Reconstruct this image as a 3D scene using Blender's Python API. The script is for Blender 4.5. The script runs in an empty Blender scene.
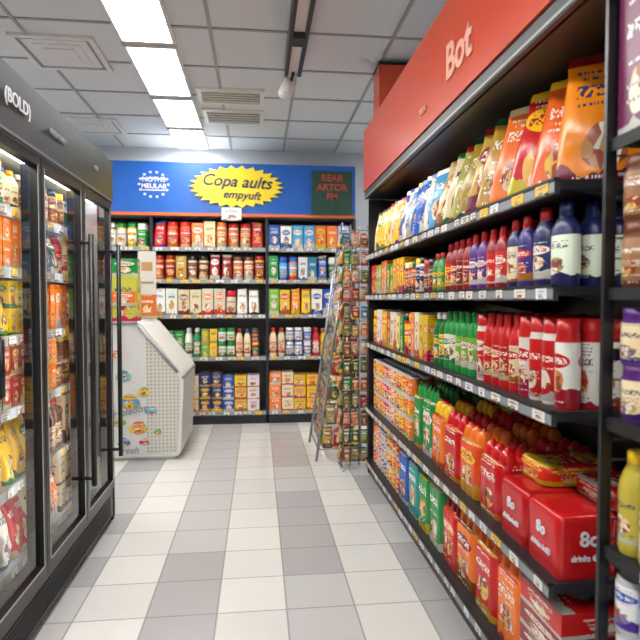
import bpy, math, random
from mathutils import Vector
random.seed(7)
R=random.random
scene=bpy.context.scene

def lin(c):
    return tuple((v/12.92 if v<=0.04045 else ((v+0.055)/1.055)**2.4) for v in c)
def H(h):
    h=h.lstrip('#'); return lin(tuple(int(h[i:i+2],16)/255 for i in (0,2,4)))
# ---------------------------------------------------------------- palette
RED=H('c61a1e');DRED=H('8e1418');ORG=H('ea7220');YEL=H('eebe22');LYEL=H('ecd674');GRN=H('1c863a');LGRN=H('78b03c')
DGRN=H('134c2a');BLU=H('1b50aa');NAVY=H('1a2458');SKY=H('4aa0d4');WHT=H('e2ded4');CRM=H('dccaa2');BRN=H('6a3a22')
BLK=H('101012');DGR=H('2a2b2e');GRY=H('8b8d90');LGR=H('c4c6c8');PUR=H('5a2a7a');PNK=H('d44874');TEAL=H('189090');GOLD=H('b0862a');SIL=H('b8babd')

# ---------------------------------------------------------------- materials
def newmat(name):
    m=bpy.data.materials.new(name); m.use_nodes=True
    nt=m.node_tree; b=nt.nodes['Principled BSDF']; return m,nt,b
def math_n(nt,op,a,b=None,c=None):
    n=nt.nodes.new('ShaderNodeMath'); n.operation=op
    for i,v in enumerate((a,b,c)):
        if v is None: continue
        if isinstance(v,(int,float)): n.inputs[i].default_value=v
        else: nt.links.new(v,n.inputs[i])
    return n.outputs[0]
def mix_n(nt,f,a,b):
    n=nt.nodes.new('ShaderNodeMix'); n.data_type='RGBA'
    for s,v in ((n.inputs[0],f),(n.inputs[6],a),(n.inputs[7],b)):
        if isinstance(v,(int,float)): s.default_value=v
        elif isinstance(v,tuple): s.default_value=(*v,1) if len(v)==3 else v
        else: nt.links.new(v,s)
    return n.outputs[2]

def make_pack_mat():
    m,nt,b=newmat('printed_packaging'); N=nt.nodes; L=nt.links
    M=lambda *a: math_n(nt,*a)
    def attr(n):
        a=N.new('ShaderNodeAttribute'); a.attribute_name=n; return a
    def comb(x,y,z=None):
        c=N.new('ShaderNodeCombineXYZ')
        for i,v in enumerate((x,y,z)):
            if v is None: continue
            if isinstance(v,(int,float)): c.inputs[i].default_value=v
            else: L.new(v,c.inputs[i])
        return c.outputs[0]
    col=attr('col').outputs['Color']; acc=attr('acc').outputs['Color']; meta=attr('meta')
    ms=N.new('ShaderNodeSeparateXYZ'); L.new(meta.outputs['Vector'],ms.inputs[0]); seed,pat,rough=ms.outputs
    uvn=N.new('ShaderNodeUVMap'); uvn.uv_map='uv'
    us=N.new('ShaderNodeSeparateXYZ'); L.new(uvn.outputs[0],us.inputs[0]); u,v=us.outputs[0],us.outputs[1]
    s3=M('FRACT',M('MULTIPLY',seed,7.3)); s4=M('FRACT',M('MULTIPLY',seed,13.7)); s5=M('FRACT',M('MULTIPLY',seed,29.1))
    du=M('SUBTRACT',u,0.5)
    nz=N.new('ShaderNodeTexNoise'); nz.inputs['Scale'].default_value=1.6; L.new(comb(M('ADD',M('MULTIPLY',u,2.0),M('MULTIPLY',seed,91.)),M('MULTIPLY',v,2.0)),nz.inputs['Vector']); nf=nz.outputs[0]
    # wavy base colour zone
    zone=M('MULTIPLY',M('LESS_THAN',M('ADD',v,M('MULTIPLY',nf,0.3)),M('ADD',0.2,M('MULTIPLY',s4,0.22))),pat)
    hs=N.new('ShaderNodeHueSaturation'); hs.inputs['Value'].default_value=0.6; L.new(acc,hs.inputs['Color']); L.new(M('ADD',0.44,M('MULTIPLY',s5,0.12)),hs.inputs['Hue'])
    c=mix_n(nt,zone,col,hs.outputs[0])
    # picture blob filled with small voronoi cells (serving picture)
    cv=M('ADD',0.27,M('MULTIPLY',s3,0.14)); dv=M('SUBTRACT',v,cv)
    d=M('SQRT',M('ADD',M('MULTIPLY',M('MULTIPLY',du,du),0.5),M('MULTIPLY',dv,dv)))
    d=M('ADD',d,M('MULTIPLY',M('SUBTRACT',nf,0.5),0.12))
    blob=M('MULTIPLY',M('LESS_THAN',d,0.17),pat)
    vo=N.new('ShaderNodeTexVoronoi'); vo.inputs['Scale'].default_value=9.0; L.new(comb(M('ADD',u,M('MULTIPLY',seed,17.)),v),vo.inputs['Vector'])
    vs=N.new('ShaderNodeSeparateColor'); L.new(vo.outputs['Color'],vs.inputs[0])
    pic=mix_n(nt,vs.outputs[0],acc,(0.70,0.42,0.12)); pic=mix_n(nt,M('GREATER_THAN',vs.outputs[1],0.8),pic,(0.8,0.75,0.65)); pic=mix_n(nt,M('GREATER_THAN',vs.outputs[2],0.75),pic,(0.30,0.05,0.02))
    c=mix_n(nt,blob,c,pic)
    # logo ellipse
    lv=M('SUBTRACT',v,M('ADD',0.68,M('MULTIPLY',s5,0.06)))
    ld=M('ADD',M('MULTIPLY',M('MULTIPLY',du,du),6.6),M('MULTIPLY',M('MULTIPLY',lv,lv),75.))
    logo=M('MULTIPLY',M('MULTIPLY',M('LESS_THAN',ld,1.0),M('GREATER_THAN',s4,0.5)),pat)
    c=mix_n(nt,logo,c,acc)
    # title lettering
    n1=N.new('ShaderNodeTexNoise'); n1.inputs['Scale'].default_value=1.0; n1.inputs['Detail'].default_value=0; L.new(comb(M('ADD',M('MULTIPLY',u,19.0),M('MULTIPLY',seed,57.)),M('MULTIPLY',v,24.0)),n1.inputs['Vector'])
    t1=M('MULTIPLY',M('GREATER_THAN',n1.outputs[0],0.5),M('LESS_THAN',M('ABSOLUTE',lv),0.05)); t1=M('MULTIPLY',t1,M('LESS_THAN',M('ABSOLUTE',du),0.31))
    # small rows
    v8=M('MULTIPLY',v,19.0); row=M('FLOOR',v8); fr=M('FRACT',v8)
    n2=N.new('ShaderNodeTexNoise'); n2.inputs['Scale'].default_value=1.0; n2.inputs['Detail'].default_value=0; L.new(comb(M('ADD',M('MULTIPLY',u,34.0),M('MULTIPLY',seed,37.)),M('MULTIPLY',row,3.17)),n2.inputs['Vector'])
    wn=N.new('ShaderNodeTexWhiteNoise'); wn.noise_dimensions='2D'; L.new(comb(row,seed),wn.inputs['Vector'])
    t2=M('MULTIPLY',M('GREATER_THAN',n2.outputs[0],0.5),M('LESS_THAN',fr,0.45)); t2=M('MULTIPLY',t2,M('GREATER_THAN',wn.outputs[0],0.74)); t2=M('MULTIPLY',t2,M('LESS_THAN',M('ABSOLUTE',du),M('ADD',0.05,M('MULTIPLY',wn.outputs[0],0.27))))
    t=M('MULTIPLY',M('MAXIMUM',t1,t2),pat)
    bw=N.new('ShaderNodeRGBToBW'); L.new(c,bw.inputs[0])
    tc=mix_n(nt,M('GREATER_THAN',bw.outputs[0],0.33),(0.82,0.80,0.72),mix_n(nt,M('GREATER_THAN',s4,0.5),(0.04,0.05,0.12),(0.45,0.02,0.02)))
    c3=mix_n(nt,t,c,tc)
    L.new(c3,b.inputs['Base Color']); L.new(rough,b.inputs['Roughness'])
    return m
PACK=make_pack_mat()

def plain(name,col,rough=0.5,metal=0.0,noise=0.06,scale=20):
    m,nt,b=newmat(name)
    n=nt.nodes.new('ShaderNodeTexNoise'); n.inputs['Scale'].default_value=scale
    tc=nt.nodes.new('ShaderNodeTexCoord'); nt.links.new(tc.outputs['Object'],n.inputs['Vector'])
    c=mix_n(nt,n.outputs[0],tuple(x*(1-noise) for x in col),tuple(min(1,x*(1+noise)) for x in col))
    nt.links.new(c,b.inputs['Base Color']); b.inputs['Roughness'].default_value=rough; b.inputs['Metallic'].default_value=metal
    return m
def emis(name,col,s):
    m=bpy.data.materials.new(name); m.use_nodes=True; nt=m.node_tree; nt.nodes.clear()
    e=nt.nodes.new('ShaderNodeEmission'); e.inputs[0].default_value=(*col,1); e.inputs[1].default_value=s
    o=nt.nodes.new('ShaderNodeOutputMaterial'); nt.links.new(e.outputs[0],o.inputs[0]); return m
M_WALL=plain('wall_paint',H('b4b8bd'),0.7)
M_BLACK=plain('black_powder_coat',H('141518'),0.35)
M_CHROME=plain('chrome_wire',H('a4a7ab'),0.25,0.9)
M_LIGHT=emis('lamp_diffuser',(1.0,0.985,0.96),16)
M_LED=emis('cooler_led',(1.0,0.98,0.95),9)
M_WHITE=plain('white_plastic',H('d4d3ce'),0.35)
M_BLUE=plain('sign_blue',H('0a58b0'),0.4)
M_REDH=plain('header_red',H('c84628'),0.22)
M_YEL=plain('sign_yellow',H('ecd21c'),0.4)
M_TXTW=plain('letter_white',H('dce0e4'),0.5)
M_TXTS=plain('letter_faded',H('dc9880'),0.5)
M_TXTD=plain('letter_navy',H('16204a'),0.5)
M_DGREEN=plain('sign_green',H('123c30'),0.4,noise=0.5,scale=8)
M_REDT=plain('letter_red',H('b83a2a'),0.5)
M_ORANGE=plain('trim_orange',H('dc662a'),0.4)
M_GRIDT=plain('letter_grey',H('888e94'),0.5)
def glassmat():
    m=bpy.data.materials.new('door_glass'); m.use_nodes=True; nt=m.node_tree; nt.nodes.clear()
    t=nt.nodes.new('ShaderNodeBsdfTransparent'); t.inputs[0].default_value=(0.86,0.89,0.89,1)
    g=nt.nodes.new('ShaderNodeBsdfGlossy'); g.inputs['Roughness'].default_value=0.03
    f=nt.nodes.new('ShaderNodeFresnel'); f.inputs[0].default_value=1.65
    mx=nt.nodes.new('ShaderNodeMixShader'); o=nt.nodes.new('ShaderNodeOutputMaterial')
    nt.links.new(f.outputs[0],mx.inputs[0]); nt.links.new(t.outputs[0],mx.inputs[1]); nt.links.new(g.outputs[0],mx.inputs[2]); nt.links.new(mx.outputs[0],o.inputs[0])
    return m
M_GLASS=glassmat()

# ---------------------------------------------------------------- mesh builder
class MB:
    def __init__(s,name):
        s.name=name; s.v=[]; s.f=[]; s.uv=[]; s.col=[]; s.acc=[]; s.meta=[]; s.sm=[]; s.mi=[]; s.mats=[PACK]; s.T=(0,0,0,0); s.cm=0; s.rough=0.32
    def mat(s,m):
        if m not in s.mats: s.mats.append(m)
        s.cm=s.mats.index(m)
    def put(s,x,y,z,rot=0): s.T=(x,y,z,rot,math.cos(rot),math.sin(rot))
    def emit(s,vs,fs,uvs,cols,accs,pats,seed,smooth=False):
        b=len(s.v)
        if len(s.T)==4: s.put(*s.T)
        x0,y0,z0,_,c,sn=s.T
        for (x,y,z) in vs: s.v.append((x0+x*c-y*sn,y0+x*sn+y*c,z0+z))
        for i,f in enumerate(fs):
            s.f.append(tuple(b+k for k in f)); s.uv.extend(uvs[i] if uvs else [(0.5,0.5)]*len(f))
            s.col.extend(cols[i] if isinstance(cols,list) else cols); s.acc.extend(accs)
            s.meta.extend((seed,pats[i] if isinstance(pats,list) else pats,s.rough)); s.sm.append(smooth); s.mi.append(s.cm)
    def box(s,x0,x1,y0,y1,z0,z1,col=WHT,acc=None,pat=0,seed=0):
        if x0>x1:x0,x1=x1,x0
        if y0>y1:y0,y1=y1,y0
        vs=[(x0,y0,z0),(x1,y0,z0),(x1,y1,z0),(x0,y1,z0),(x0,y0,z1),(x1,y0,z1),(x1,y1,z1),(x0,y1,z1)]
        fs=[(0,1,5,4),(1,2,6,5),(2,3,7,6),(3,0,4,7),(4,5,6,7),(3,2,1,0)]
        q=[(0,0),(1,0),(1,1),(0,1)]
        s.emit(vs,fs,[q]*6,col,acc or col,pat,seed)
    def lathe(s,prof,segs,cols,acc,seed,sy=1.0):
        vs=[];fs=[];uvs=[];cl=[];pt=[]
        n=len(prof)
        for (r,z,_) in prof:
            for k in range(segs):
                a=2*math.pi*k/segs; vs.append((r*math.cos(a),r*sy*math.sin(a),z))
        for i in range(n-1):
            key=prof[i][2]
            for k in range(segs):
                k2=(k+1)%segs; fs.append((i*segs+k,i*segs+k2,(i+1)*segs+k2,(i+1)*segs+k))
                h=segs/2; ua=(k%h)/h; ub=ua+1/h
                uvs.append([(ua,0),(ub,0),(ub,1),(ua,1)]); cl.append(cols[key]); pt.append(1.0 if key=='l' else 0.0)
        s.emit(vs,fs,uvs,cl,acc,pt,seed,True)
        cap=[v for v in vs[-segs:]]
        s.emit(cap,[tuple(range(segs))],None,cols[prof[-1][2]],acc,0.0,seed)
    def tube(s,p0,p1,r,col=SIL,segs=6):
        p0=Vector(p0);p1=Vector(p1);d=(p1-p0).normalized()
        a=d.orthogonal().normalized(); b=d.cross(a)
        vs=[];
        for p in (p0,p1):
            for k in range(segs):
                t=2*math.pi*k/segs; vs.append(tuple(p+a*r*math.cos(t)+b*r*math.sin(t)))
        fs=[(k,(k+1)%segs,segs+(k+1)%segs,segs+k) for k in range(segs)]
        fs+= [tuple(range(segs-1,-1,-1)),tuple(range(segs,2*segs))]
        s.emit(vs,fs,None,col,col,0.0,0,True)
    # ---- products (local: width x, front -y, bottom z=0)
    def carton(s,w,d,h,c,a): s.box(-w/2,w/2,-d/2,d/2,0,h,c,a,1.0,R())
    def can(s,w,d,h,c,a,segs=14):
        r=w/2; s.lathe([(r*.92,0,'m'),(r,.006,'m'),(r,.012,'l'),(r,h-.014,'m'),(r*.9,h-.004,'m'),(r*.92,h,'m'),(r*.84,h-.001,'m')],segs,{'l':c,'m':SIL,'c':SIL},a,R())
    def jar(s,w,d,h,c,a,segs=14,cap=None):
        r=w/2; cap=cap or random.choice([RED,YEL,WHT,BLK,DGRN])
        s.lathe([(r*.9,0,'b'),(r,.01,'l'),(r,h*.74,'b'),(r*.88,h*.82,'c'),(r*.9,h*.83,'c'),(r*.9,h,'c'),(r*.8,h,'c')],segs,{'l':c,'b':a,'c':cap},a,R())
    def bottle(s,w,d,h,c,a,segs=14,cap=None,body=None):
        r=w/2; cap=cap or random.choice([RED,WHT,BLU,YEL]); body=body or c
        s.lathe([(r*.9,0,'b'),(r,.012,'b'),(r,h*.12,'l'),(r,h*.6,'b'),(r*.96,h*.68,'b'),(r*.7,h*.79,'b'),(r*.42,h*.87,'c'),(r*.5,h*.875,'c'),(r*.48,h*.985,'c'),(r*.36,h,'c')],segs,{'l':c,'b':body,'c':cap},a,R())
    def flat(s,w,d,h,c,a,segs=16,cap=None,body=None):
        r=w/2; cap=cap or RED; body=body or c
        s.lathe([(r*.9,0,'b'),(r,.012,'b'),(r,h*.1,'l'),(r*1.0,h*.6,'b'),(r*.95,h*.7,'b'),(r*.62,h*.8,'b'),(r*.44,h*.83,'c'),(r*.5,h*.84,'c'),(r*.46,h*.98,'c'),(r*.3,h,'c')],segs,{'l':c,'b':body,'c':cap},a,R(),d/w)
    def pouch(s,w,d,h,c,a,lean=None):
        K=16;rings=[0,.03,.12,.28,.45,.62,.78,.88,.93,1.0];vs=[];seed=R();j=[R()*.5 for _ in rings]
        if lean is None: lean=(R()-.5)*.06
        tl=(R()-.3)*.16
        for i,t in enumerate(rings):
            dd=d*(1.0 if t<.45 else max(0,1-((t-.45)/.48))**.8)+.004
            if t==0: dd*=.8
            ww=w*(.88 if t==0 else 1-.2*max(0,t-.45)/.55-.05*math.sin(math.pi*min(t,.93))+(.03 if t>.9 else 0))
            for k in range(K):
                an=2*math.pi*k/K; cx=math.cos(an); sx=math.sin(an)
                ex=.55
                x=ww/2*math.copysign(abs(cx)**ex,cx); y=dd/2*math.copysign(abs(sx)**.8,sx)*(1+.2*math.sin(3*an+j[i]*9))
                vs.append((x+lean*t*h,y+.02*t*t,t*h*(1+tl*(x/w)*(t>.5))))
        fs=[];uvs=[];pt=[];cl=[]
        for i in range(len(rings)-1):
            for k in range(K):
                k2=(k+1)%K; f=(i*K+k,i*K+k2,(i+1)*K+k2,(i+1)*K+k); fs.append(f)
                uvs.append([((vs[q][0]-lean*vs[q][2])/w+.5,vs[q][2]/h) for q in f]); e=i>=8
                pt.append(0.0 if e else 1.0); cl.append(a if e else c)
        s.emit(vs,fs,uvs,cl,a,pt,seed,True)
    def wrapbox(s,w,d,h,c,a,nx=3,ny=2,amp=.03,ex=7,pat=1.0):
        K=56;rings=[(0,.97),(.012,1.0),(h*.5,.985),(h-.025,1.0),(h-.008,.975),(h,.9),(h-.003,.55),(h-.001,.2)]
        vs=[];seed=R()
        for (z,sc) in rings:
            for k in range(K):
                an=2*math.pi*k/K; cx=math.cos(an); sx=math.sin(an); m=(abs(cx)**ex+abs(sx)**ex)**(-1/ex)
                x=cx*m*w/2;y=sx*m*d/2
                bump=-abs(math.cos(math.pi*nx*(x/w+.5))) if abs(y)/d>abs(x)/w else -abs(math.cos(math.pi*ny*(y/d+.5)))
                f=sc+bump*amp
                vs.append((x*f,y*f,z))
        fs=[];uvs=[];pt=[]
        for i in range(len(rings)-1):
            for k in range(K):
                k2=(k+1)%K; f=(i*K+k,i*K+k2,(i+1)*K+k2,(i+1)*K+k); fs.append(f)
                xm=vs[f[0]][0]; ym=vs[f[0]][1]
                if i>=4: uvs.append([(vs[q][0]/w+.5,vs[q][1]/d+.5) for q in f])
                elif abs(xm)/w>abs(ym)/d: uvs.append([(vs[q][1]/d+.5,vs[q][2]/h) for q in f])
                else: uvs.append([(vs[q][0]/w+.5,vs[q][2]/h) for q in f])
                pt.append(pat)
        s.emit(vs,fs,uvs,c,a,pt,seed,True)
        s.emit(vs[-K:],[tuple(range(K))],None,c,a,0.0,seed)
    def cpack(s,w,d,h,c,a,nx=3,ny=2,cap=None,body=None):
        T=s.T; r=min(w/nx,d/ny)*.5
        rg=s.rough; s.rough=.15
        s.wrapbox(w,d,h*.80,c,a,nx,ny,amp=.045)
        x0,y0,z0,rot=T[:4]
        for i in range(nx):
            for j in range(ny):
                lx=(i+.5)/nx*w-w/2; ly=(j+.5)/ny*d-d/2
                s.put(x0+lx*T[4]-ly*T[5],y0+lx*T[5]+ly*T[4],z0+h*.7,rot)
                bd=body or a
                s.lathe([(r,0,'b'),(r*.97,h*.12,'b'),(r*.85,h*.2,'b'),(r*.6,h*.255,'b'),(r*.35,h*.27,'c'),(r*.36,h*.3,'c'),(r*.2,h*.302,'c')],12,{'b':bd,'c':cap or RED},a,0)
        s.put(*T[:4]); s.rough=rg
    def build(s,parent=None):
        me=bpy.data.meshes.new(s.name); me.from_pydata(s.v,[],s.f)
        uv=me.uv_layers.new(name='uv'); uv.data.foreach_set('uv',[t for p in s.uv for t in p])
        for n,dat in (('col',s.col),('acc',s.acc),('meta',s.meta)):
            at=me.attributes.new(n,'FLOAT_VECTOR','FACE'); at.data.foreach_set('vector',dat)
        me.polygons.foreach_set('use_smooth',s.sm)
        for m in s.mats: me.materials.append(m)
        me.polygons.foreach_set('material_index',s.mi); me.update()
        o=bpy.data.objects.new(s.name,me); scene.collection.objects.link(o)
        if parent: o.parent=parent
        return o
def text(name,body,size,loc,rot,mat,parent=None,shear=0,ext=0.003,sx=1,off=.012):
    c=bpy.data.curves.new(name,'FONT'); c.body=body; c.size=size; c.extrude=ext; c.align_x='CENTER'; c.align_y='CENTER'; c.shear=shear; c.offset=size*off
    c.materials.append(mat); o=bpy.data.objects.new(name,c); scene.collection.objects.link(o); o.location=loc; o.rotation_euler=rot; o.scale=(sx,1,1)
    if parent: o.parent=parent
    return o
def empty(name):
    o=bpy.data.objects.new(name,None); scene.collection.objects.link(o); return o

# ---------------------------------------------------------------- room
XL,XR,Y0,Y1,HC=-4.0,3.6,-2.6,6.62,3.09
def floor_mat():
    m,nt,b=newmat('vinyl_tile'); N=nt.nodes;L=nt.links
    tc=N.new('ShaderNodeTexCoord'); sp=N.new('ShaderNodeSeparateXYZ'); L.new(tc.outputs['Object'],sp.inputs[0])
    T=0.3
    ux=math_n(nt,'DIVIDE',math_n(nt,'ADD',sp.outputs[0],0.18+30*T*2),T); uy=math_n(nt,'DIVIDE',math_n(nt,'ADD',sp.outputs[1],30),T)
    ix=math_n(nt,'FLOOR',ux); iy=math_n(nt,'FLOOR',uy); fx=math_n(nt,'FRACT',ux); fy=math_n(nt,'FRACT',uy)
    par=math_n(nt,'MODULO',ix,2.0)
    cb=N.new('ShaderNodeCombineXYZ'); L.new(ix,cb.inputs[0]);L.new(iy,cb.inputs[1])
    wn=N.new('ShaderNodeTexWhiteNoise'); wn.noise_dimensions='2D'; L.new(cb.outputs[0],wn.inputs['Vector'])
    dark=math_n(nt,'GREATER_THAN',wn.outputs[0],0.55)
    grey=mix_n(nt,dark,H('b3b1b0'),H('9f9d9e')); white=mix_n(nt,wn.outputs[0],H('c5c4c0'),H('d2d1cc'))
    c=mix_n(nt,par,white,grey)
    nz=N.new('ShaderNodeTexNoise'); nz.inputs['Scale'].default_value=9; nz.inputs['Detail'].default_value=6; L.new(tc.outputs['Object'],nz.inputs['Vector'])
    c=mix_n(nt,math_n(nt,'MULTIPLY',nz.outputs[0],0.2),c,H('a4a29c'))
    g=math_n(nt,'MAXIMUM',math_n(nt,'GREATER_THAN',math_n(nt,'ABSOLUTE',math_n(nt,'SUBTRACT',fx,0.5)),0.487),math_n(nt,'GREATER_THAN',math_n(nt,'ABSOLUTE',math_n(nt,'SUBTRACT',fy,0.5)),0.487))
    c=mix_n(nt,math_n(nt,'MULTIPLY',g,0.6),c,H('6f6d6a'))
    L.new(c,b.inputs['Base Color'])
    L.new(math_n(nt,'ADD',0.14,math_n(nt,'MULTIPLY',nz.outputs[0],0.14)),b.inputs['Roughness'])
    return m
def ceil_mat():
    m,nt,b=newmat('ceiling_tile'); N=nt.nodes;L=nt.links
    tc=N.new('ShaderNodeTexCoord')
    nz=N.new('ShaderNodeTexNoise'); nz.inputs['Scale'].default_value=90; nz.inputs['Detail'].default_value=3; L.new(tc.outputs['Object'],nz.inputs['Vector'])
    c=mix_n(nt,nz.outputs[0],H('c2c7ca'),H('d6dadc')); L.new(c,b.inputs['Base Color']); b.inputs['Roughness'].default_value=0.9
    return m
def slab(name,x0,x1,y0,y1,z0,z1,mat):
    mb=MB(name); mb.mat(mat); mb.box(x0,x1,y0,y1,z0,z1); return mb.build()
slab('floor',XL,XR,Y0,Y1,-0.1,0,floor_mat())
slab('ceiling',XL,XR,Y0,Y1,HC,HC+0.1,ceil_mat())
slab('wall_back',XL,XR,Y1,Y1+0.1,0,HC,M_WALL); slab('wall_front',XL,XR,Y0-0.1,Y0,0,HC,M_WALL)
slab('wall_left',XL-0.1,XL,Y0,Y1,0,HC,M_WALL); slab('wall_right',XR,XR+0.1,Y0,Y1,0,HC,M_WALL)
# ceiling grid
M_GRID=plain('ceiling_grid_metal',H('94989a'),0.5)
g=MB('trim_1'); g.mat(M_GRID)
gx=-0.90
x=gx-0.6*5
while x<XR:
    if x>XL: g.box(x-.011,x+.011,Y0,Y1,HC-.008,HC)
    x+=0.6
y=Y0+0.3
while y<Y1:
    g.box(XL,XR,y-.011,y+.011,HC-.0075,HC-.0005); y+=0.6
g.build()
# troffers
def troffer(x0,x1,y0,y1):
    mb=MB('ceiling_light_panel'); mb.mat(M_WHITE)
    t=.018
    mb.box(x0-t,x0,y0-t,y1+t,HC-.03,HC);mb.box(x1,x1+t,y0-t,y1+t,HC-.03,HC);mb.box(x0,x1,y0-t,y0,HC-.03,HC);mb.box(x0,x1,y1,y1+t,HC-.03,HC)
    mb.mat(M_LIGHT); mb.box(x0,x1,y0,y1,HC-.022,HC-.005); return mb.build()
for (a,b_) in ((2.78,3.88),(3.98,4.86),(4.98,5.72),(5.84,6.5),(1.5,2.62),(0.2,1.35),(-1.2,-0.1),(-2.4,-1.4)):
    troffer(-0.88,-0.56,a,b_)  # last four panels lie out of view, added for illumination
for xx in (2.3,-3.1):
    for yy in (-2.2,-0.6,1.0,2.6,4.2,5.4): troffer(xx,xx+.32,yy,yy+1.1)  # unseen side rows, added to light the room
for yy in (-2.2,-0.9): troffer(0.7,1.02,yy,yy+1.1)  # unseen pair behind the camera, added as extra light
# vents
def vent(x0,x1,y0,y1,n,dep=.02,solid=False):
    mb=MB('ceiling_air_vent'); mb.mat(M_WHITE); t=.035
    mb.box(x0,x1,y0,y0+t,HC-dep,HC);mb.box(x0,x1,y1-t,y1,HC-dep,HC);mb.box(x0,x0+t,y0+t,y1-t,HC-dep,HC);mb.box(x1-t,x1,y0+t,y1-t,HC-dep,HC)
    mb.mat(M_GRIDT if solid else M_BLACK); mb.box(x0+t,x1-t,y0+t,y1-t,HC-.009,HC-.001)
    mb.mat(M_WHITE)
    if solid:
        for k in (1,2,3):
            e=t+.055*k-.03; mb.box(x0+e,x1-e,y0+e,y1-e,HC-.009-.005*k,HC-.003-.005*k)
    else:
        for i in range(n):
            yy=y0+t+(i+.5)*(y1-y0-2*t)/n; mb.box(x0+t,x1-t,yy-.008,yy+.008,HC-dep+.002,HC-.009)
    return mb.build()
vent(-.50,.06,4.72,5.06,5); vent(-.50,.06,5.22,5.62,5); vent(-1.62,-1.08,3.9,4.45,6,solid=True); vent(-1.9,-1.35,5.6,6.1,5,solid=True)
# track light
tr=MB('track_light'); tr.mat(M_BLACK); tr.box(.20,.225,0.4,4.15,HC-.11,HC-.02);tr.box(.295,.32,0.4,4.15,HC-.11,HC-.02)
tr.mat(M_WHITE); tr.box(.226,.294,0.4,4.15,HC-.09,HC-.02)
for yy in (.8,1.9,3.0,4.0): tr.box(.235,.285,yy,yy+.05,HC-.03,HC)
tr.mat(M_BLACK)
for yy in (1.4,2.2,2.9,3.5): tr.box(.225,.295,yy,yy+.12,HC-.13,HC-.085)
tr.tube((.26,4.1,HC-.1),(.24,4.2,HC-.17),.012)
tr.mat(M_WHITE); tr.tube((.24,4.2,HC-.13),(.20,4.16,HC-.24),.05,segs=14); tr.tube((.20,4.16,HC-.24),(.197,4.157,HC-.255),.04,segs=14); tr.mat(M_BLACK); tr.tube((.243,4.203,HC-.12),(.24,4.2,HC-.14),.035,segs=12)
tr.build()

# ---------------------------------------------------------------- product fill
def fR(X): return lambda u,v:(X+v,u,-math.pi/2)
def fB(Y): return lambda u,v:(u,Y+v,0.0)
def fL(X): return lambda u,v:(X-v,u,math.pi/2)
def place(mb,kind,x,y,z,rot,w,d,h,c,a,kw):
    mb.put(x,y,z,rot)
    getattr(mb,kind)(w,d,h,c,a,**kw)
def vary(c,k=.14):
    f=1+(R()-.5)*2*k; return tuple(min(.95,max(0,x*f*(1+(R()-.5)*.16))) for x in c)
def run(mb,frame,u0,u1,z,specs,vmax,gap=.006,jit=.004,rotj=.05,v0=.03,hj=.0):
    u=u0;i=0
    while u<u1:
        kind,w,d,h,pal,nf,st,rows,kw=specs[i%len(specs)]; i+=1
        for f in range(nf):
            if u+w>u1+.005: return
            c,a=pal
            q=R()
            if q<.13: c,a=a,c
            elif q<.22: c,a=c,random.choice([YEL,WHT,RED,GRN,BLU,ORG])
            c=vary(c)
            for r in range(rows):
                v=v0+d/2+r*(d+.006)
                if v+d/2>vmax: break
                for s in range(st):
                    x,y,rot=frame(u+w/2+(R()-.5)*jit,v+(R()-.5)*jit)
                    place(mb,kind,x,y,z+s*h,rot+(R()-.5)*rotj,w*.97,d*.97,h,c,a,kw)
            u+=w+gap
def S(kind,w,d,h,c,a,nf=3,st=1,rows=2,**kw): return (kind,w,d,h,(c,a),nf,st,rows,kw)

# ---------------------------------------------------------------- right shelving unit
def shelf_R(mb,X,dep,y0,y1,z,tags=True,th=.028):
    mb.rough=.45
    mb.box(X+.004,X+dep,y0,y1,z-th,z,H('202226'))
    mb.box(X-.012,X+.004,y0,y1,z-.042,z-.002,H('2e3034'))
    mb.box(X-.014,X-.012,y0,y1,z-.037,z-.009,H('868a8f'))
    mb.box(X-.016,X+.004,y0,y1,z-.004,z+.004,H('121316'))
    y=y0+.03
    while tags and y<y1-.08:
        w=.045+R()*.035; c=random.choice([WHT,WHT,H('d8dade'),YEL,H('dfe3e8')])
        mb.box(X-.0165,X-.0142,y,y+w,z-.039,z-.006,c,H('20242a'),1.0,R()); y+=w+.02+R()*.09
XF=.84;GA,GB=1.50,4.28
g=MB('shelving_unit')
g.box(XF+.45,XF+.49,GA,GB,0,2.12,H('2b2c30'))
for yy in (GA,2.41,3.34): g.box(XF+.40,XF+.45,yy,yy+.03,0,2.12,H('17181b'))
g.box(XF+.01,XF+.45,GB-.015,GB,0,2.12,H('1d1e22'))
g.box(XF+.02,XF+.45,GA,GB-.016,0,.09,H('1c1d20'))
SH=[.12,.53,1.03,1.39,1.69]
for z in SH: shelf_R(g,XF,.44,GA,GB-.016,z)
for z in SH[1:]:
    for yy in (GA+.005,2.41,3.34):
        vs=[(XF+.05,yy,z-.03),(XF+.42,yy,z-.03),(XF+.42,yy,z-.1),(XF+.42,yy+.006,z-.1),(XF+.42,yy+.006,z-.03),(XF+.05,yy+.006,z-.03)]
        g.emit(vs,[(0,1,2),(3,4,5),(0,2,3,5)],None,H('202125'),BLK,0.0,0)
gondola=g.build()
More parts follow.
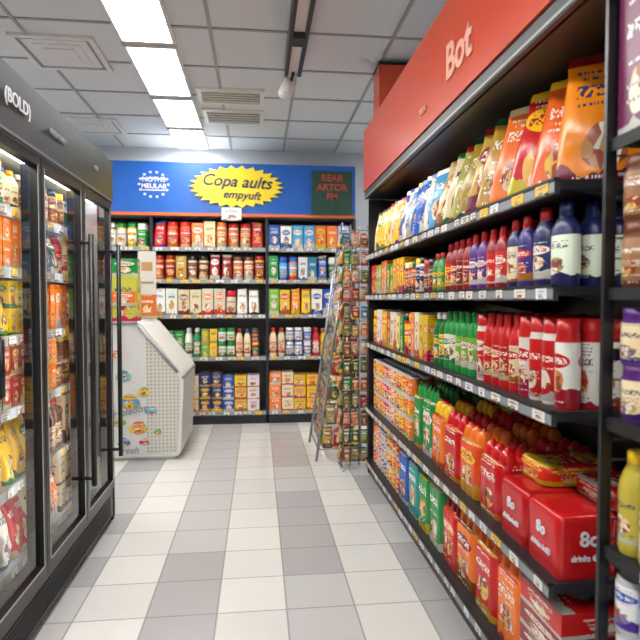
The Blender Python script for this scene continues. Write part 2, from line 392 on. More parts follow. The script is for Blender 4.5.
# header with canopy
hd=MB('header_sign'); hd.mat(M_REDH)
hd.box(XF-.03,XF+.0,GA-.9,GB,2.18,2.63); hd.mat(M_BLACK); hd.box(XF,XF+.03,GA-.88,GB-.02,2.18,2.62)
hd.cm=0
hd.box(XF+.0,XF+.49,GA-.9,GB,2.15,2.18,H('1a1b1e')); hd.box(XF+.01,XF+.49,GA-.9,GB,2.122,2.15,H('1a1b1e'))
hd.box(XF-.02,XF,GA-.9,GB,2.122,2.18,H('222428'))
hd.box(XF-.024,XF-.02,GA-.9,GB,2.127,2.137,H('8a8d92'))
ho=hd.build()
text('lettering','Bot',.20,(XF-.034,2.22,2.35),(math.pi/2,0,-math.pi/2),M_TXTS,ho,off=.03)
text('lettering_small','mm',.06,(XF-.034,2.70,2.28),(math.pi/2,0,-math.pi/2),M_TXTS,ho)
pl=MB('red_column'); pl.mat(M_REDH); pl.box(.875,1.25,4.02,4.22,2.181,3.05); pl.mat(M_BLACK); pl.box(.87,1.255,4.01,4.23,3.045,3.06); pl.build()

fr=fR(XF)
# top shelf pouches
m=MB('snack_pouches'); m.rough=.22
z=SH[4]
def pch(x,y,rot,w,d,h,c,a,lean=None): place(m,'pouch',x,y,z,math.radians(rot),w,d,h,c,a,{'lean':lean})
pch(1.05,1.63,-30,.27,.13,.42,H('ec8814'),DRED,.04)
pch(1.0,1.79,-34,.20,.11,.40,H('e0601c'),YEL,.14); pch(.97,1.92,-36,.18,.11,.40,RED,YEL,.18);pch(.96,2.05,-38,.18,.1,.39,ORG,CRM,.16)
for i,(c,a) in enumerate([(GOLD,DGRN),(H('bc9c44'),DRED),(H('a08428'),DGRN),(H('a09e48'),RED),(CRM,GRN),(H('ccb880'),GOLD)]): pch(.955,2.19+i*.105,-42,.17,.1,.385-.006*i,c,a,.18)
for i,(c,a) in enumerate([(SKY,WHT),(WHT,BLU),(BLU,WHT),(H('2460c0'),SKY),(BLU,YEL),(SKY,WHT),(WHT,BLU),(BLU,WHT)]): pch(.945,2.83+i*.085,-50,.15,.09,.34,c,a,.08)
for i in range(9): pch(.94,3.50+i*.084,-55,.15,.08,.32,*random.choice([(YEL,WHT),(LYEL,RED),(YEL,RED),(CRM,ORG),(WHT,RED),(YEL,GRN)]))
for i in range(15): pch(1.16,1.92+i*.15,-70,.15,.09,.33,*random.choice([(YEL,WHT),(RED,YEL),(BLU,WHT),(GOLD,GRN),(ORG,RED)]))
m.build()
# shelf 2
m=MB('squeeze_bottles'); z=SH[3]
specs=[S('flat',.11,.075,.25,WHT,NAVY,1,1,3,cap=NAVY,body=NAVY),S('flat',.105,.07,.25,NAVY,WHT,1,1,3,cap=RED),S('flat',.09,.06,.24,H('3a2b78'),RED,1,1,3,cap=RED),S('flat',.085,.06,.24,CRM,RED,1,1,3,cap=RED,body=NAVY),S('flat',.08,.055,.23,RED,WHT,2,1,3,cap=RED,body=DRED),S('flat',.08,.055,.23,PUR,WHT,2,1,3,cap=RED),
 S('bottle',.07,.07,.225,DRED,CRM,3,1,3,cap=RED),S('bottle',.068,.068,.22,RED,YEL,4,1,3,cap=RED,body=DRED)]
run(m,fr,GA+.02,2.6,z,specs,.42); m.build()
m=MB('sauce_jars')
specs=[S('bottle',.065,.065,.19,H('3a8a3a'),YEL,2,cap=RED),S('jar',.075,.075,.17,DRED,BRN,2),S('jar',.07,.07,.19,NAVY,WHT,2),S('jar',.07,.07,.18,ORG,BRN,3),S('carton',.08,.05,.22,BRN,YEL,2)]
run(m,fr,2.62,3.3,z,specs,.4); m.build()
m=MB('tea_cartons')
specs=[S('carton',.08,.06,.22,YEL,RED),S('carton',.08,.06,.2,GRN,YEL,2),S('carton',.08,.06,.23,ORG,WHT,2),S('carton',.08,.06,.21,LGRN,WHT,2),S('carton',.08,.06,.22,RED,YEL,2)]
run(m,fr,3.31,GB-.03,z,specs,.4); m.build()
# shelf 3
m=MB('red_drink_bottles'); z=SH[2]
specs=[S('jar',.075,.075,.265,RED,WHT,4,1,4,cap=RED),S('bottle',.07,.07,.27,RED,CRM,4,1,4,cap=RED,body=RED)]
run(m,fr,GA+.02,2.2,z,specs,.42,gap=.002); m.build()
m=MB('green_soda_bottles')
run(m,fr,2.21,2.8,z,[S('bottle',.07,.07,.27,LGRN,WHT,3,1,3,cap=GRN,body=H('1c8a3a')),S('bottle',.07,.07,.27,WHT,GRN,2,1,3,cap=GRN,body=H('1c8a3a')),S('bottle',.07,.07,.26,GRN,YEL,3,1,3,cap=WHT,body=H('0e6a2e'))],.42); m.build()
m=MB('juice_cartons')
run(m,fr,2.82,GB-.03,z,[S('carton',.075,.07,.24,YEL,ORG,2),S('carton',.075,.07,.25,ORG,WHT,2),S('jar',.075,.075,.24,YEL,RED,2),S('carton',.075,.07,.22,LYEL,GRN,2),S('carton',.08,.07,.24,WHT,ORG,2),S('carton',.08,.07,.23,RED,YEL,1)],.4); m.build()
# shelf 4
m=MB('drink_multipacks'); z=SH[1]
def pk(kind,v,u,zz,w,d,h,c,a,rj=.05,**kw): place(m,kind,XF+v,u,zz,-math.pi/2+(R()-.5)*rj,w,d,h,c,a,kw)
m.rough=.22
pk('wrapbox',.12,1.615,z,.20,.19,.19,RED,DRED,rj=0,nx=2,ny=2,amp=.01,ex=14,pat=0);pk('wrapbox',.33,1.615,z,.20,.19,.19,RED,DRED,rj=0,nx=2,ny=2,amp=.01,ex=14,pat=0)
pk('wrapbox',.12,1.82,z,.20,.19,.19,H('b8141a'),DRED,rj=0,nx=2,ny=2,amp=.01,ex=14,pat=0);pk('wrapbox',.33,1.82,z,.20,.19,.19,RED,CRM,rj=0,nx=2,ny=2,amp=.01,ex=14)
pk('wrapbox',.30,1.64,z+.191,.22,.2,.055,RED,WHT,nx=3,ny=2,amp=.03,ex=9);pk('wrapbox',.25,1.86,z+.191,.2,.28,.07,H('d83018'),YEL,nx=2,ny=3,amp=.03,ex=9)
for (u,h,c,a,cp,bd) in [(2.04,.27,RED,ORG,RED,RED),(2.26,.29,H('e0501c'),YEL,RED,ORG),(2.47,.30,RED,ORG,RED,RED),(2.66,.32,ORG,RED,RED,YEL)]:
    pk('cpack',.13,u,z,.20,.2,h,c,a,cap=cp,body=bd); pk('cpack',.34,u,z,.20,.18,h,c,a,cap=cp,body=bd)
pk('cpack',.14,2.86,z,.18,.2,.36,GRN,WHT,cap=GRN,body=GRN);pk('cpack',.14,3.04,z,.16,.2,.36,GRN,YEL,cap=GRN,body=H('1c8a3a'))
pk('wrapbox',.35,2.95,z,.33,.18,.33,GRN,RED)
packs=m.build()
for v_ in (.12,.33):
    text('pack_emblem','8o',.06,(XF+v_,1.512,z+.12),(math.pi/2,0,0),M_TXTW,packs,ext=.002)
    text('pack_text','drinks 6x33',.024,(XF+v_,1.512,z+.065),(math.pi/2,0,0),M_TXTW,packs,ext=.002)
for u in (1.615,1.82):
    text('pack_text_side','8o',.05,(XF+.022,u,z+.12),(math.pi/2,0,-math.pi/2),M_TXTW,packs,ext=.002); text('pack_text_side','drinks 6x33',.024,(XF+.022,u,z+.065),(math.pi/2,0,-math.pi/2),M_TXTW,packs,ext=.002)
m=MB('soda_cans')
run(m,fr,3.14,GB-.03,z,[S('can',.068,.068,.125,ORG,YEL,3,3,3),S('can',.068,.068,.125,YEL,RED,2,3,3),S('can',.068,.068,.125,ORG,WHT,3,3,3),S('can',.068,.068,.125,RED,WHT,2,3,3)],.4,gap=.002); m.build()
# base shelf
m=MB('bulk_drink_packs'); z=SH[0]; m.rough=.22
for k,c in enumerate((DRED,H('8a1a1c'),DRED,RED)): pk('carton',.21,1.63,z+.08*k,.25,.36,.078,c,WHT)
for (u,h,c,a,cp,bd) in [(1.87,.33,ORG,RED,RED,ORG),(2.08,.33,RED,YEL,ORG,H('e85a14')),(2.29,.33,ORG,DRED,RED,ORG),(2.48,.32,RED,ORG,RED,DRED)]:
    pk('cpack',.13,u,z,.20,.2,h,c,a,cap=cp,body=bd); pk('cpack',.34,u,z,.20,.18,h,c,a,cap=cp,body=bd)
pk('wrapbox',.13,2.69,z,.20,.2,.3,GRN,WHT);pk('wrapbox',.34,2.69,z,.20,.18,.3,GRN,WHT);pk('wrapbox',.13,2.89,z,.19,.2,.29,GRN,YEL)
pk('wrapbox',.13,3.09,z,.20,.2,.3,TEAL,WHT);pk('wrapbox',.13,3.31,z,.21,.2,.3,BLU,WHT);pk('wrapbox',.34,3.1,z,.6,.18,.28,BLU,WHT,nx=8)
m.build()
m=MB('canned_goods')
run(m,fr,3.43,GB-.03,z,[S('can',.08,.08,.11,RED,YEL,2,3,3),S('can',.08,.08,.11,YEL,RED,2,3,3),S('can',.08,.08,.11,BLU,WHT,2,3,3),S('can',.08,.08,.11,ORG,WHT,2,3,3)],.4); m.build()

# ---------------------------------------------------------------- near bay
g=MB('end_bay_shelving'); NA,NB=.35,1.30
g.box(XF+.45,XF+.49,NA,NB,0,2.11,H('2b2c30'))
g.box(XF+.002,XF+.03,NB-.012,NB,0,2.115,H('141518')); g.box(XF+.41,XF+.45,NB-.03,NB,0,2.115,H('141518'))
for zz in (.05,.6,1.2,1.8,2.08): g.box(XF+.035,XF+.41,NB-.011,NB-.002,zz,zz+.03,H('1a1b1e'))
k=.1
while k<2.1:
    g.box(XF+.035,XF+.45,NB-.008,NB-.005,k,k+.004,H('303236')); k+=.05
g.box(XF+.02,XF+.45,NA,NB,0,.09,H('1c1d20'))
NS=[.12,.42,.74,1.06,1.38,1.74]
g.rough=.6
for zz in NS:
    g.box(XF+.02,XF+.45,NA,NB-.014,zz-.02,zz,H('1a1b1e')); g.box(XF+.012,XF+.02,NA,NB-.014,zz-.03,zz,H('17181b'))
    y=NA+.05
    while y<NB-.1: g.box(XF+.010,XF+.0118,y,y+.05,zz-.029,zz-.004,WHT,DGR,1.,R()); y+=.14
g.build()
NP=[('juice_boxes',[S('carton',.12,.1,.25,BLU,WHT,2,1,2)]),('canned_vegetables',[S('can',.08,.08,.13,BLU,WHT,4,2,2)]),
 ('mustard_bottles',[S('bottle',.075,.075,.25,H('b8b040'),WHT,3,1,3,cap=YEL),S('bottle',.075,.075,.25,LGRN,YEL,2,1,3,cap=GRN)]),
 ('yogurt_tubs',[S('jar',.085,.085,.135,CRM,PUR,1,2,3,cap=PUR),S('jar',.085,.085,.135,PNK,WHT,3,2,3,cap=WHT)]),
 ('chocolate_jars',[S('jar',.09,.085,.155,H('9c6c48'),BRN,4,2,3,cap=BRN),S('carton',.1,.08,.3,BRN,CRM,2,1,3)]),
 ('snack_boxes',[S('carton',.16,.07,.33,H('6a1a4a'),RED,1,1,4),S('carton',.15,.07,.32,NAVY,RED,2,1,4)])]
for (nm,sp),zz in zip(NP,NS):
    m=MB(nm)
    def frn(u,v): return (XF+v,NB-.016-(u),-math.pi/2)
    run(m,frn,.004,NB-NA-.06,zz,sp,.43,v0=.022); m.build()

# ---------------------------------------------------------------- back shelving
YB=6.10
g=MB('grocery_shelving_rack')
BX=[-2.35,-1.12,.10,1.06]
g.box(BX[0],BX[-1],YB+.45,YB+.5,0,2.24,H('4a4542'))
for x in BX: g.box(x-.015,x+.015,YB+.02,YB+.45,0,2.24,H('232226'))
g.box(BX[0],BX[-1],YB+.02,YB+.45,0,.1,H('17181a'))
BS=[.14,.735,1.19,1.566,1.91]
for z in BS:
    for i in range(3):
        a,b_=BX[i]+.016,BX[i+1]-.016
        g.box(a,b_,YB+.01,YB+.45,z-.025,z,H('4a4c50')); g.box(a,b_,YB-.004,YB+.01,z-.04,z+.002,H('8e9296'))
        x=a+.03
        while x<b_-.07:
            w=.05+R()*.03; g.box(x,x+w,YB-.007,YB-.004,z-.037,z-.002,random.choice([WHT,WHT,YEL,H('e8e8e8')]),DGR,1.0,R()); x+=w+.02+R()*.08
g.build()
fb=fB(YB)
def backfill(name,i,x0,x1,specs,**k):
    m=MB(name); run(m,fb,x0,x1,BS[i],specs,.42,v0=.01,**k); m.build()
A,B_,C,D=BX[0]+.02,BX[1]+.02,BX[2]+.02,BX[3]-.02
backfill('white_canisters',4,A,BX[1]-.02,[S('jar',.1,.1,.25,WHT,GRN,3,cap=WHT),S('jar',.1,.1,.25,WHT,YEL,2,cap=GRN)])
backfill('coffee_canisters',4,B_,BX[2]-.02,[S('pouch',.13,.1,.28,RED,ORG,1),S('jar',.125,.1,.27,RED,ORG,2,cap=RED),S('carton',.125,.1,.26,ORG,WHT,1),S('carton',.12,.1,.28,CRM,ORG,1),S('jar',.12,.1,.27,CRM,ORG,1,cap=ORG),S('jar',.12,.1,.26,H('c8602a'),CRM,2,cap=RED)])
backfill('cereal_boxes',4,C,D,[S('carton',.12,.08,.25,BLU,WHT,1),S('carton',.12,.08,.24,WHT,BLU,1),S('carton',.12,.08,.25,SKY,WHT,2),S('carton',.12,.08,.25,ORG,YEL,2),S('carton',.12,.08,.25,H('a8c0dc'),BLU,1)])
backfill('snack_tubs',3,A,BX[1]-.02,[S('jar',.1,.1,.2,ORG,WHT,3),S('jar',.1,.1,.2,WHT,BLU,3)])
backfill('preserve_jars',3,B_,BX[2]-.02,[S('jar',.11,.1,.26,DRED,YEL,2,cap=DRED),S('carton',.11,.1,.25,GOLD,DRED,1),S('jar',.11,.1,.25,BRN,CRM,2,cap=BLK),S('pouch',.12,.09,.27,DRED,WHT,2),S('jar',.11,.1,.25,H('c86a2a'),WHT,2,cap=BRN)])
backfill('spice_cartons',3,C,D,[S('carton',.1,.08,.26,GRN,WHT,1),S('jar',.1,.09,.25,SKY,BLU,2,cap=BLU),S('carton',.1,.08,.25,H('2a7a90'),WHT,2),S('pouch',.11,.08,.27,BLU,YEL,1),S('jar',.1,.09,.25,DGRN,WHT,2)])
backfill('rice_cartons',2,A,BX[1]-.02,[S('carton',.12,.1,.25,CRM,RED,3)])
backfill('milk_cartons',2,B_,BX[2]-.02,[S('carton',.12,.09,.28,WHT,GOLD,2),S('carton',.12,.09,.27,CRM,BRN,2),S('carton',.12,.09,.28,H('d0c6b4'),ORG,2),S('jar',.11,.09,.26,CRM,DRED,1,cap=RED),S('pouch',.12,.09,.28,WHT,BRN,2)])
backfill('baking_packets',2,C,D,[S('carton',.11,.08,.28,LGRN,WHT,1),S('carton',.11,.08,.27,YEL,RED,1),S('pouch',.11,.08,.28,ORG,YEL,2),S('carton',.12,.08,.28,WHT,BLU,1),S('carton',.12,.08,.28,BLU,WHT,1),S('carton',.1,.08,.26,YEL,WHT,1)])
backfill('small_bottles',1,A,BX[2]-.02,[S('bottle',.085,.08,.3,WHT,GRN,1,1,2,cap=WHT),S('carton',.09,.08,.14,GRN,WHT,2,2,2),S('bottle',.085,.08,.31,H('2a7a4a'),WHT,2,1,2,cap=WHT),S('carton',.08,.07,.15,LGRN,YEL,2,2,2),S('jar',.09,.08,.155,WHT,GRN,2,2,2,cap=GRN),S('bottle',.08,.08,.3,CRM,RED,2,1,2),S('jar',.08,.08,.155,DGRN,RED,2,2,2),S('carton',.08,.08,.14,YEL,DRED,1,2,2)])
backfill('cleaning_bottles',1,C,D,[S('bottle',.085,.08,.31,CRM,RED,2,cap=RED),S('jar',.09,.08,.155,WHT,BLU,3,2,cap=WHT),S('bottle',.085,.08,.31,RED,WHT,1),S('bottle',.085,.08,.3,YEL,ORG,3)])
backfill('biscuit_boxes',0,A,BX[2]-.02,[S('carton',.13,.1,.13,YEL,RED,1,3),S('carton',.13,.1,.13,WHT,ORG,1,3),S('carton',.13,.1,.13,GRN,YEL,1,3),S('carton',.12,.1,.13,ORG,WHT,1,3),S('carton',.12,.1,.13,CRM,YEL,1,3),S('carton',.12,.1,.14,NAVY,YEL,2,3),S('carton',.12,.1,.13,BLU,WHT,1,3)])
backfill('pasta_boxes',0,C,D,[S('carton',.13,.1,.14,ORG,WHT,1,3),S('carton',.13,.1,.14,CRM,RED,1,3),S('carton',.13,.1,.13,YEL,RED,2,3),S('carton',.12,.1,.13,RED,WHT,1,3)])
# blue fascia sign
s_=MB('fascia_sign'); s_.mat(M_WALL); s_.box(-2.5,1.06,YB+.0,Y1-.001,2.245,2.795); s_.mat(M_BLUE); s_.box(-2.5,1.06,YB-.03,YB-.0005,2.27,2.80); s_.mat(M_ORANGE); s_.box(-2.5,1.06,YB-.035,YB-.0005,2.241,2.27)
so=s_.build()
# starburst
sb=MB('starburst_sign'); sb.mat(M_YEL)
n=26;vs=[];cx,cz=-.22,2.55
for k in range(n*2):
    a=math.pi*k/n; r=1.0 if k%2==0 else .84
    vs.append((cx+.50*r*math.cos(a),0,cz+.225*r*math.sin(a)))
front=[(x,YB-.055,z) for x,_,z in vs]; back=[(x,YB-.031,z) for x,_,z in vs]; n2=2*n
sb.emit(front+back,[tuple(range(n2))]+[(k,(k+1)%n2,n2+(k+1)%n2,n2+k) for k in range(n2)],None,YEL,YEL,0.0,0)
sbo=sb.build()
text('slogan_top','Copa aults',.17,(cx,YB-.058,cz+.05),(math.pi/2,0.05,0),M_TXTD,sbo,shear=.3)
text('slogan_bottom','empyuft',.12,(cx+.05,YB-.058,cz-.09),(math.pi/2,0.05,0),M_TXTD,sbo,shear=.3)
# round logo
lg=MB('round_logo_sign'); lg.mat(M_TXTW)
for k in range(28):
    a=2*math.pi*k/28
    if k%2==0: lg.box(-1.08+.15*math.cos(a)-.012,-1.08+.15*math.cos(a)+.012,YB-.036,YB-.0305,2.56+.13*math.sin(a)-.01,2.56+.13*math.sin(a)+.01)
lg.box(-1.2,-.96,YB-.036,YB-.0305,2.615,2.625); lg.box(-1.2,-.96,YB-.036,YB-.0305,2.495,2.505)
lgo=lg.build()
text('logo_text','NOTHS\nMEULAB',.07,(-1.08,YB-.037,2.575),(math.pi/2,0,0),M_TXTW,lgo)
gs=MB('green_notice_board'); gs.mat(M_DGREEN); gs.box(.58,1.02,YB-.06,YB-.031,2.27,2.74); gso=gs.build()
text('notice_text','REAR\nARTOR\nFM',.10,(.8,YB-.062,2.56),(math.pi/2,0,0),M_REDT,gso)
pc=MB('price_card'); pc.box(-.38,-.17,YB-.05,YB-.04,2.19,2.33,WHT,DGR,1.0,.3); pc.build()

# ---------------------------------------------------------------- glass door cooler
CX=-.89;CB=-1.62;CY0,CY1=-.5,3.56;DW=.555
root=empty('glass_door_cooler')
c=MB('cabinet'); c.mat(M_BLACK)
c.box(CB-.04,CB,CY0,CY1,0,2.18); c.box(CB,CX,CY1-.04,CY1,0,2.18); c.box(CB,CX,CY0,CY0+.04,0,2.18)
c.box(CB,CX-.02,CY0+.04,CY1-.04,0,.2); c.box(CB,CX-.02,CY0+.04,CY1-.04,1.95,2.18)
c.box(CX-.02,CX+.012,CY0,CY1,1.94,2.185); c.box(CX-.02,CX+.0,CY0,CY1,.03,.195)
c.cm=0; c.rough=.5
c.box(CB,CB+.01,CY0+.04,CY1-.04,.2,1.95,H('c0c4c6')); c.box(CB+.01,CX-.07,CY0+.04,CY1-.04,1.944,1.949,H('c8cacc'))
c.box(CB+.01,CX-.07,CY1-.05,CY1-.0405,.2,1.944,H('c0c4c6'))
for k in range(7): c.box(CX+.0005,CX+.004,CY0+.1,CY1-.1,.05+.018*k,.056+.018*k,H('2c2e33'))
c.box(CX+.012,CX+.014,CY0,CY1,1.945,1.955,H('7a7d82'))
c.build(root)
sh=MB('shelves')
CS=[.24,.58,.90,1.20,1.48,1.73]
for z in CS:
    sh.box(CB+.01,CX-.13,CY0+.05,CY1-.05,z-.015,z,H('b4b7ba')); sh.box(CX-.13,CX-.118,CY0+.05,CY1-.05,z-.04,z+.004,H('a8acb0'))
    y=CY0+.1
    while y<CY1-.15:
        w=.05+R()*.03; sh.box(CX-.117,CX-.114,y,y+w,z-.037,z-.002,random.choice([WHT,YEL,WHT]),DGR,1.,R()); y+=w+.04+R()*.06
sh.build(root)
led=MB('led_strips'); 
dr=MB('doors'); gl=MB('glass_panes'); gl.mat(M_GLASS); hn=MB('handles'); hn.mat(M_BLACK)
nd=7
for i in range(nd):
    b1=CY1-.02-i*DW; a1=b1-DW+.006
    dr.mat(M_BLACK); x0,x1=CX-.035,CX+.006; t=.035
    dr.box(x0,x1,a1,a1+t,.2,1.935);dr.box(x0,x1,b1-t,b1,.2,1.935);dr.box(x0,x1,a1+t,b1-t,.2,.25);dr.box(x0,x1,a1+t,b1-t,1.895,1.935)
    dr.cm=0; dr.rough=.3; e=.006
    dr.box(x1,x1+.002,a1+t-e,a1+t,.245,1.90,H('a4a8ac'));dr.box(x1,x1+.002,b1-t,b1-t+e,.245,1.90,H('a4a8ac'));dr.box(x1,x1+.002,a1+t,b1-t,.242,.248,H('a4a8ac'))
    gx_=CX-.010; gl.emit([(gx_,a1+t,.25),(gx_,b1-t,.25),(gx_,b1-t,1.895),(gx_,a1+t,1.895)],[(0,1,2,3)],None,WHT,WHT,0.,0)
    if i==2:
        hn.tube((CX+.05,a1+.06,1.03),(CX+.05,a1+.06,1.22),.011,segs=10)
        for zz in (1.03,1.22): hn.tube((CX,a1+.06,zz),(CX+.05,a1+.06,zz),.010,segs=8)
    else:
        hn.tube((CX+.055,b1-.04,.40),(CX+.055,b1-.04,1.68),.013,segs=10)
        for zz in (.44,1.64): hn.tube((CX,b1-.04,zz),(CX+.055,b1-.04,zz),.010,segs=8)
    led.mat(M_BLACK); led.box(CX-.05,CX-.037,b1-.03,b1+.022,.25,1.9); led.box(CX-.062,CX-.05,b1-.03,b1-.024,.25,1.9)
    led.mat(M_LED); led.box(CX-.056,CX-.0505,b1-.016,b1+.008,.27,1.88)
led.mat(M_LED); led.box(CX-.10,CX-.075,CY0+.06,CY1-.06,1.925,1.94)  # top tube added to brighten the cooler interior
dr.build(root);gl.build(root);hn.build(root);led.build(root)
text('header_text_1','(BOLD)',.07,(CX+.016,2.20,2.075),(math.pi/2,0,math.pi/2),M_TXTW,root,ext=.001)
text('header_text_2','FRESH DAILY',.035,(CX+.016,2.62,2.07),(math.pi/2,0,math.pi/2),M_GRIDT,root,ext=.001)
text('header_text_3','cold',.045,(CX+.016,3.2,2.07),(math.pi/2,0,math.pi/2),M_GRIDT,root,ext=.001)
# products in cooler
fl=fL(CX-.135)
pals=[(RED,CRM),(ORG,WHT),(H('d8d0c0'),RED),(CRM,BRN),(YEL,GRN),(GRN,WHT),(BRN,CRM),(DRED,YEL),(WHT,BLU),(DGRN,WHT),(LGRN,WHT),(ORG,YEL),(BRN,GOLD),(H('a03028'),CRM)]
for z,nm in zip(CS,('chilled_ready_meals','chilled_tubs','chilled_packets','chilled_drinks','dairy_cartons','chilled_bottles')):
    m=MB(nm); sp=[]
    for k in range(14):
        c_,a_=random.choice(pals); kind=random.choice(['carton','jar','bottle','pouch','carton'])
        hh=.23 if z>1.1 else .26
        if z>1.7: hh=.18
        if z<.3: hh=.28
        w=random.choice([.07,.08,.1]); st=1
        if kind=='carton' and R()<.5: hh=hh/2; st=2
        sp.append(S(kind,w,.09,hh,c_,a_,random.choice([2,3]),st,2))
    run(m,fl,.6,CY1-.06,z,sp,.5,v0=.005); m.build(root)

# ---------------------------------------------------------------- white chest freezer
def dots():
    m,nt,b=newmat('perforated_white'); N=nt.nodes;L=nt.links
    tc=N.new('ShaderNodeTexCoord'); sp=N.new('ShaderNodeSeparateXYZ'); L.new(tc.outputs['Object'],sp.inputs[0])
    def f(o): return math_n(nt,'SUBTRACT',math_n(nt,'FRACT',math_n(nt,'MULTIPLY',math_n(nt,'ADD',o,10),32)),.5)
    a=f(sp.outputs[0]); c=f(sp.outputs[2]); e=math_n(nt,'ADD',math_n(nt,'MULTIPLY',a,a),math_n(nt,'MULTIPLY',c,c))
    col=mix_n(nt,math_n(nt,'LESS_THAN',e,.06),H('c6c3b8'),H('989486')); L.new(col,b.inputs['Base Color']); b.inputs['Roughness'].default_value=.5; return m
root=empty('chest_freezer')
m=MB('body'); FY0,FY1=4.80,5.66
prof=[(-1.24,.03),(-.68,.03),(-.655,.06),(-.625,.66),(-.63,.72),(-.66,.765),(-.96,1.14),(-1.01,1.17),(-1.24,1.17)]
n=len(prof)
m.mat(M_WHITE)
m.emit([(x,FY0,z) for x,z in prof]+[(x,FY1,z) for x,z in prof],[tuple(range(n)),tuple(range(2*n-1,n-1,-1))]+[(k,n+k,n+(k+1)%n,(k+1)%n) for k in range(n)],None,WHT,WHT,0.0,0)
m.box(-1.21,-.71,FY0+.03,FY1-.03,0,.03)
m.build(root)
m=MB('perforated_panel'); m.mat(dots())
pr=[(-.93,.07),(-.68,.07),(-.655,.66),(-.675,.72),(-.93,1.03)]
k=len(pr); m.emit([(x,FY0-.006,z) for x,z in pr]+[(x,FY0,z) for x,z in pr],[tuple(range(k))]+[(q,k+q,k+(q+1)%k,(q+1)%k) for q in range(k)],None,WHT,WHT,0.0,0); m.build(root)
m=MB('trim_rails'); m.cm=0
m.tube((-.63,FY0-.004,.70),(-.63,FY1,.70),.014,H('8a8a86')); m.tube((-.675,FY0-.01,.745),(-.99,FY0-.01,1.135),.013,H('98989a')); m.tube((-1.22,FY0-.008,1.16),(-1.0,FY0-.008,1.16),.012,H('98989a'))
m.build(root)
m=MB('stickers'); 
for (x,z,r,c_,a_) in [(-1.07,.50,.08,H('4f96c4'),YEL),(-.95,.58,.05,YEL,H('3a8a4a')),(-1.16,.33,.055,LGRN,WHT),(-1.0,.28,.07,H('d8b030'),RED),(-1.12,.16,.05,H('3a70a8'),WHT),(-.89,.42,.05,H('5aa0b8'),WHT),(-1.12,.72,.06,H('78b4cc'),YEL),(-.95,.16,.04,RED,WHT),(-1.17,.90,.04,H('d8702e'),WHT),(-.84,.24,.03,GRN,YEL)]:
    nn=14; ring=[(x+r*(1+.2*math.sin(3*a*2*math.pi/nn+x*9))*math.cos(2*math.pi*a/nn),z+r*.8*math.sin(2*math.pi*a/nn)) for a in range(nn)]
    m.emit([(p,FY0-.009,q) for p,q in ring]+[(p,FY0,q) for p,q in ring],[tuple(range(nn))]+[(q,nn+q,nn+(q+1)%nn,(q+1)%nn) for q in range(nn)],[[( (p-x)/(2.4*r)+.5,(q-z)/(2*r)+.5) for p,q in ring]]+[[(0,0)]*4]*nn,c_,a_,1.0,R())
m.build(root)
text('sticker_text_1','Helados',.085,(-1.07,FY0-.012,.42),(math.pi/2,-.2,0),M_GRIDT,root,shear=.3,ext=.001)
text('sticker_text_2','fresh',.08,(-1.08,FY0-.012,.09),(math.pi/2,0,0),M_GRIDT,root,shear=.3,ext=.001)
m=MB('counter_display_carton'); m.box(-1.23,-1.01,4.84,5.02,1.171,1.55,H('c0c048'),ORG,1.,.31); m.box(-1.225,-1.015,4.90,5.01,1.55,1.70,GRN,WHT,1.,.77)
m.box(-1.22,-1.02,4.83,4.84,1.3,1.42,ORG,WHT,1.,.5); m.build()
m=MB('poster_stand'); m.box(-1.10,-.94,5.34,5.36,1.40,1.80,H('ccc8bc'),CRM,0,.4); m.box(-1.08,-.96,5.338,5.3395,1.5,1.52,H('908878'));m.box(-1.07,-.97,5.338,5.3395,1.62,1.70,H('b08a5a')); m.box(-1.10,-.94,5.34,5.36,1.172,1.40,H('c8642c'),CRM,1.,.4); m.box(-1.07,-.97,5.31,5.39,1.171,1.18,GRY); m.build()

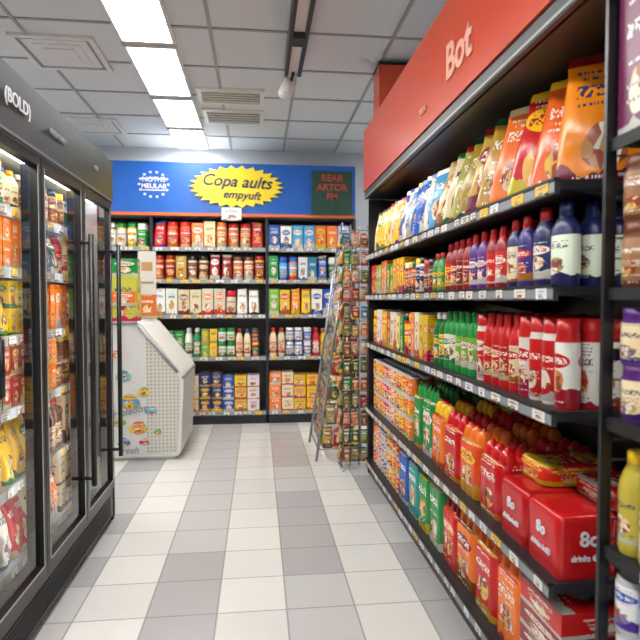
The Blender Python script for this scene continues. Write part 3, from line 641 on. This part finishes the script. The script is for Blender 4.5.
# ---------------------------------------------------------------- wire racks
mp=[(BRN,GOLD),(GRN,CRM),(DGRN,YEL),(DRED,YEL),(GOLD,BRN),(H('8a7a4a'),DGRN),(H('c86a28'),CRM),(H('346c98'),WHT),(DRED,GOLD),(H('5a3a28'),ORG),(H('5c7a34'),BRN),(H('a89a80'),RED)]
root=empty('wire_display_rack')
w=MB('frame'); w.mat(M_CHROME)
ya,yb=4.62,5.25; HT=1.92
for yy in (ya,yb):
    w.tube((.48,yy,0.0),(.76,yy,HT),.012); w.tube((.86,yy,0.0),(.78,yy,HT),.012); w.tube((.51,yy,.25),(.85,yy,.25),.008)
for k in range(14):
    t=k/13; z=.1+t*1.78; w.tube((.48+.28*z/HT,ya,z),(.48+.28*z/HT,yb,z),.005,segs=5)
    w.tube((.48+.28*z/HT,ya,z),(.86-.08*z/HT,ya,z),.004,segs=5)
for k in range(6):
    yy=ya+(k+1)*(yb-ya)/7; w.tube((.495,yy,.1),(.755,yy,1.88),.003,segs=4)
w.build(root)
p=MB('packets')
for zi in range(9):
    z=.12+zi*.198; x=.48+.28*(z+.1)/HT
    for k in range(5):
        yy=ya+.07+k*.12; place(p,'pouch',x+.03,yy,z,-math.pi/2,.11,.04,.17,*random.choice(mp),{})
    for k in range(3):
        if x+.06+.09*k<.80: place(p,'pouch',x+.06+.09*k,ya-.03,z,0,.09,.035,.17,*random.choice(mp),{})
p.build(root)
root=empty('hanging_packet_rack')
w=MB('wire_grid'); w.mat(M_CHROME); yy=4.40
for x in (.66,.73,.80,.87,.94): w.tube((x,yy,.02),(x,yy,1.94),.005,segs=5)
for x in (.66,.94): w.tube((x,yy,0),(x,yy,1.96),.009); w.tube((x,yy-.10,.01),(x,yy+.14,.01),.009)
k=.06
while k<1.94: w.tube((.66,yy,k),(.94,yy,k),.003,segs=4); k+=.08
w.build(root)
p=MB('packets')
for zi in range(13):
    for xi in range(4): place(p,'pouch',.695+xi*.07,yy-.03-.02*R(),.07+zi*.141,(R()-.5)*.5,.066*(.8+.3*R()),.03,.125*(.8+.2*R()),*random.choice(mp),{})
    for yi in range(2): place(p,'pouch',.65,yy-.02+yi*.08,.07+zi*.141,-math.pi/2,.066,.03,.125,*random.choice(mp),{})
p.build(root)

# ---------------------------------------------------------------- camera / world
cam=bpy.data.cameras.new('camera'); co=bpy.data.objects.new('camera',cam); scene.collection.objects.link(co)
co.location=(0,0,1.35); co.rotation_euler=(math.radians(90-2.05),0,math.radians(-6.32))
cam.sensor_width=36; cam.lens=36*560/640; cam.clip_start=.05
cam.dof.use_dof=True; cam.dof.focus_distance=2.8; cam.dof.aperture_fstop=3.0
scene.camera=co
wd=bpy.data.worlds.new('world'); scene.world=wd; wd.use_nodes=True; wd.node_tree.nodes['Background'].inputs[0].default_value=(.8,.85,.9,1); wd.node_tree.nodes['Background'].inputs[1].default_value=.3
scene.view_settings.view_transform='Standard'
scene.view_settings.exposure=0.75
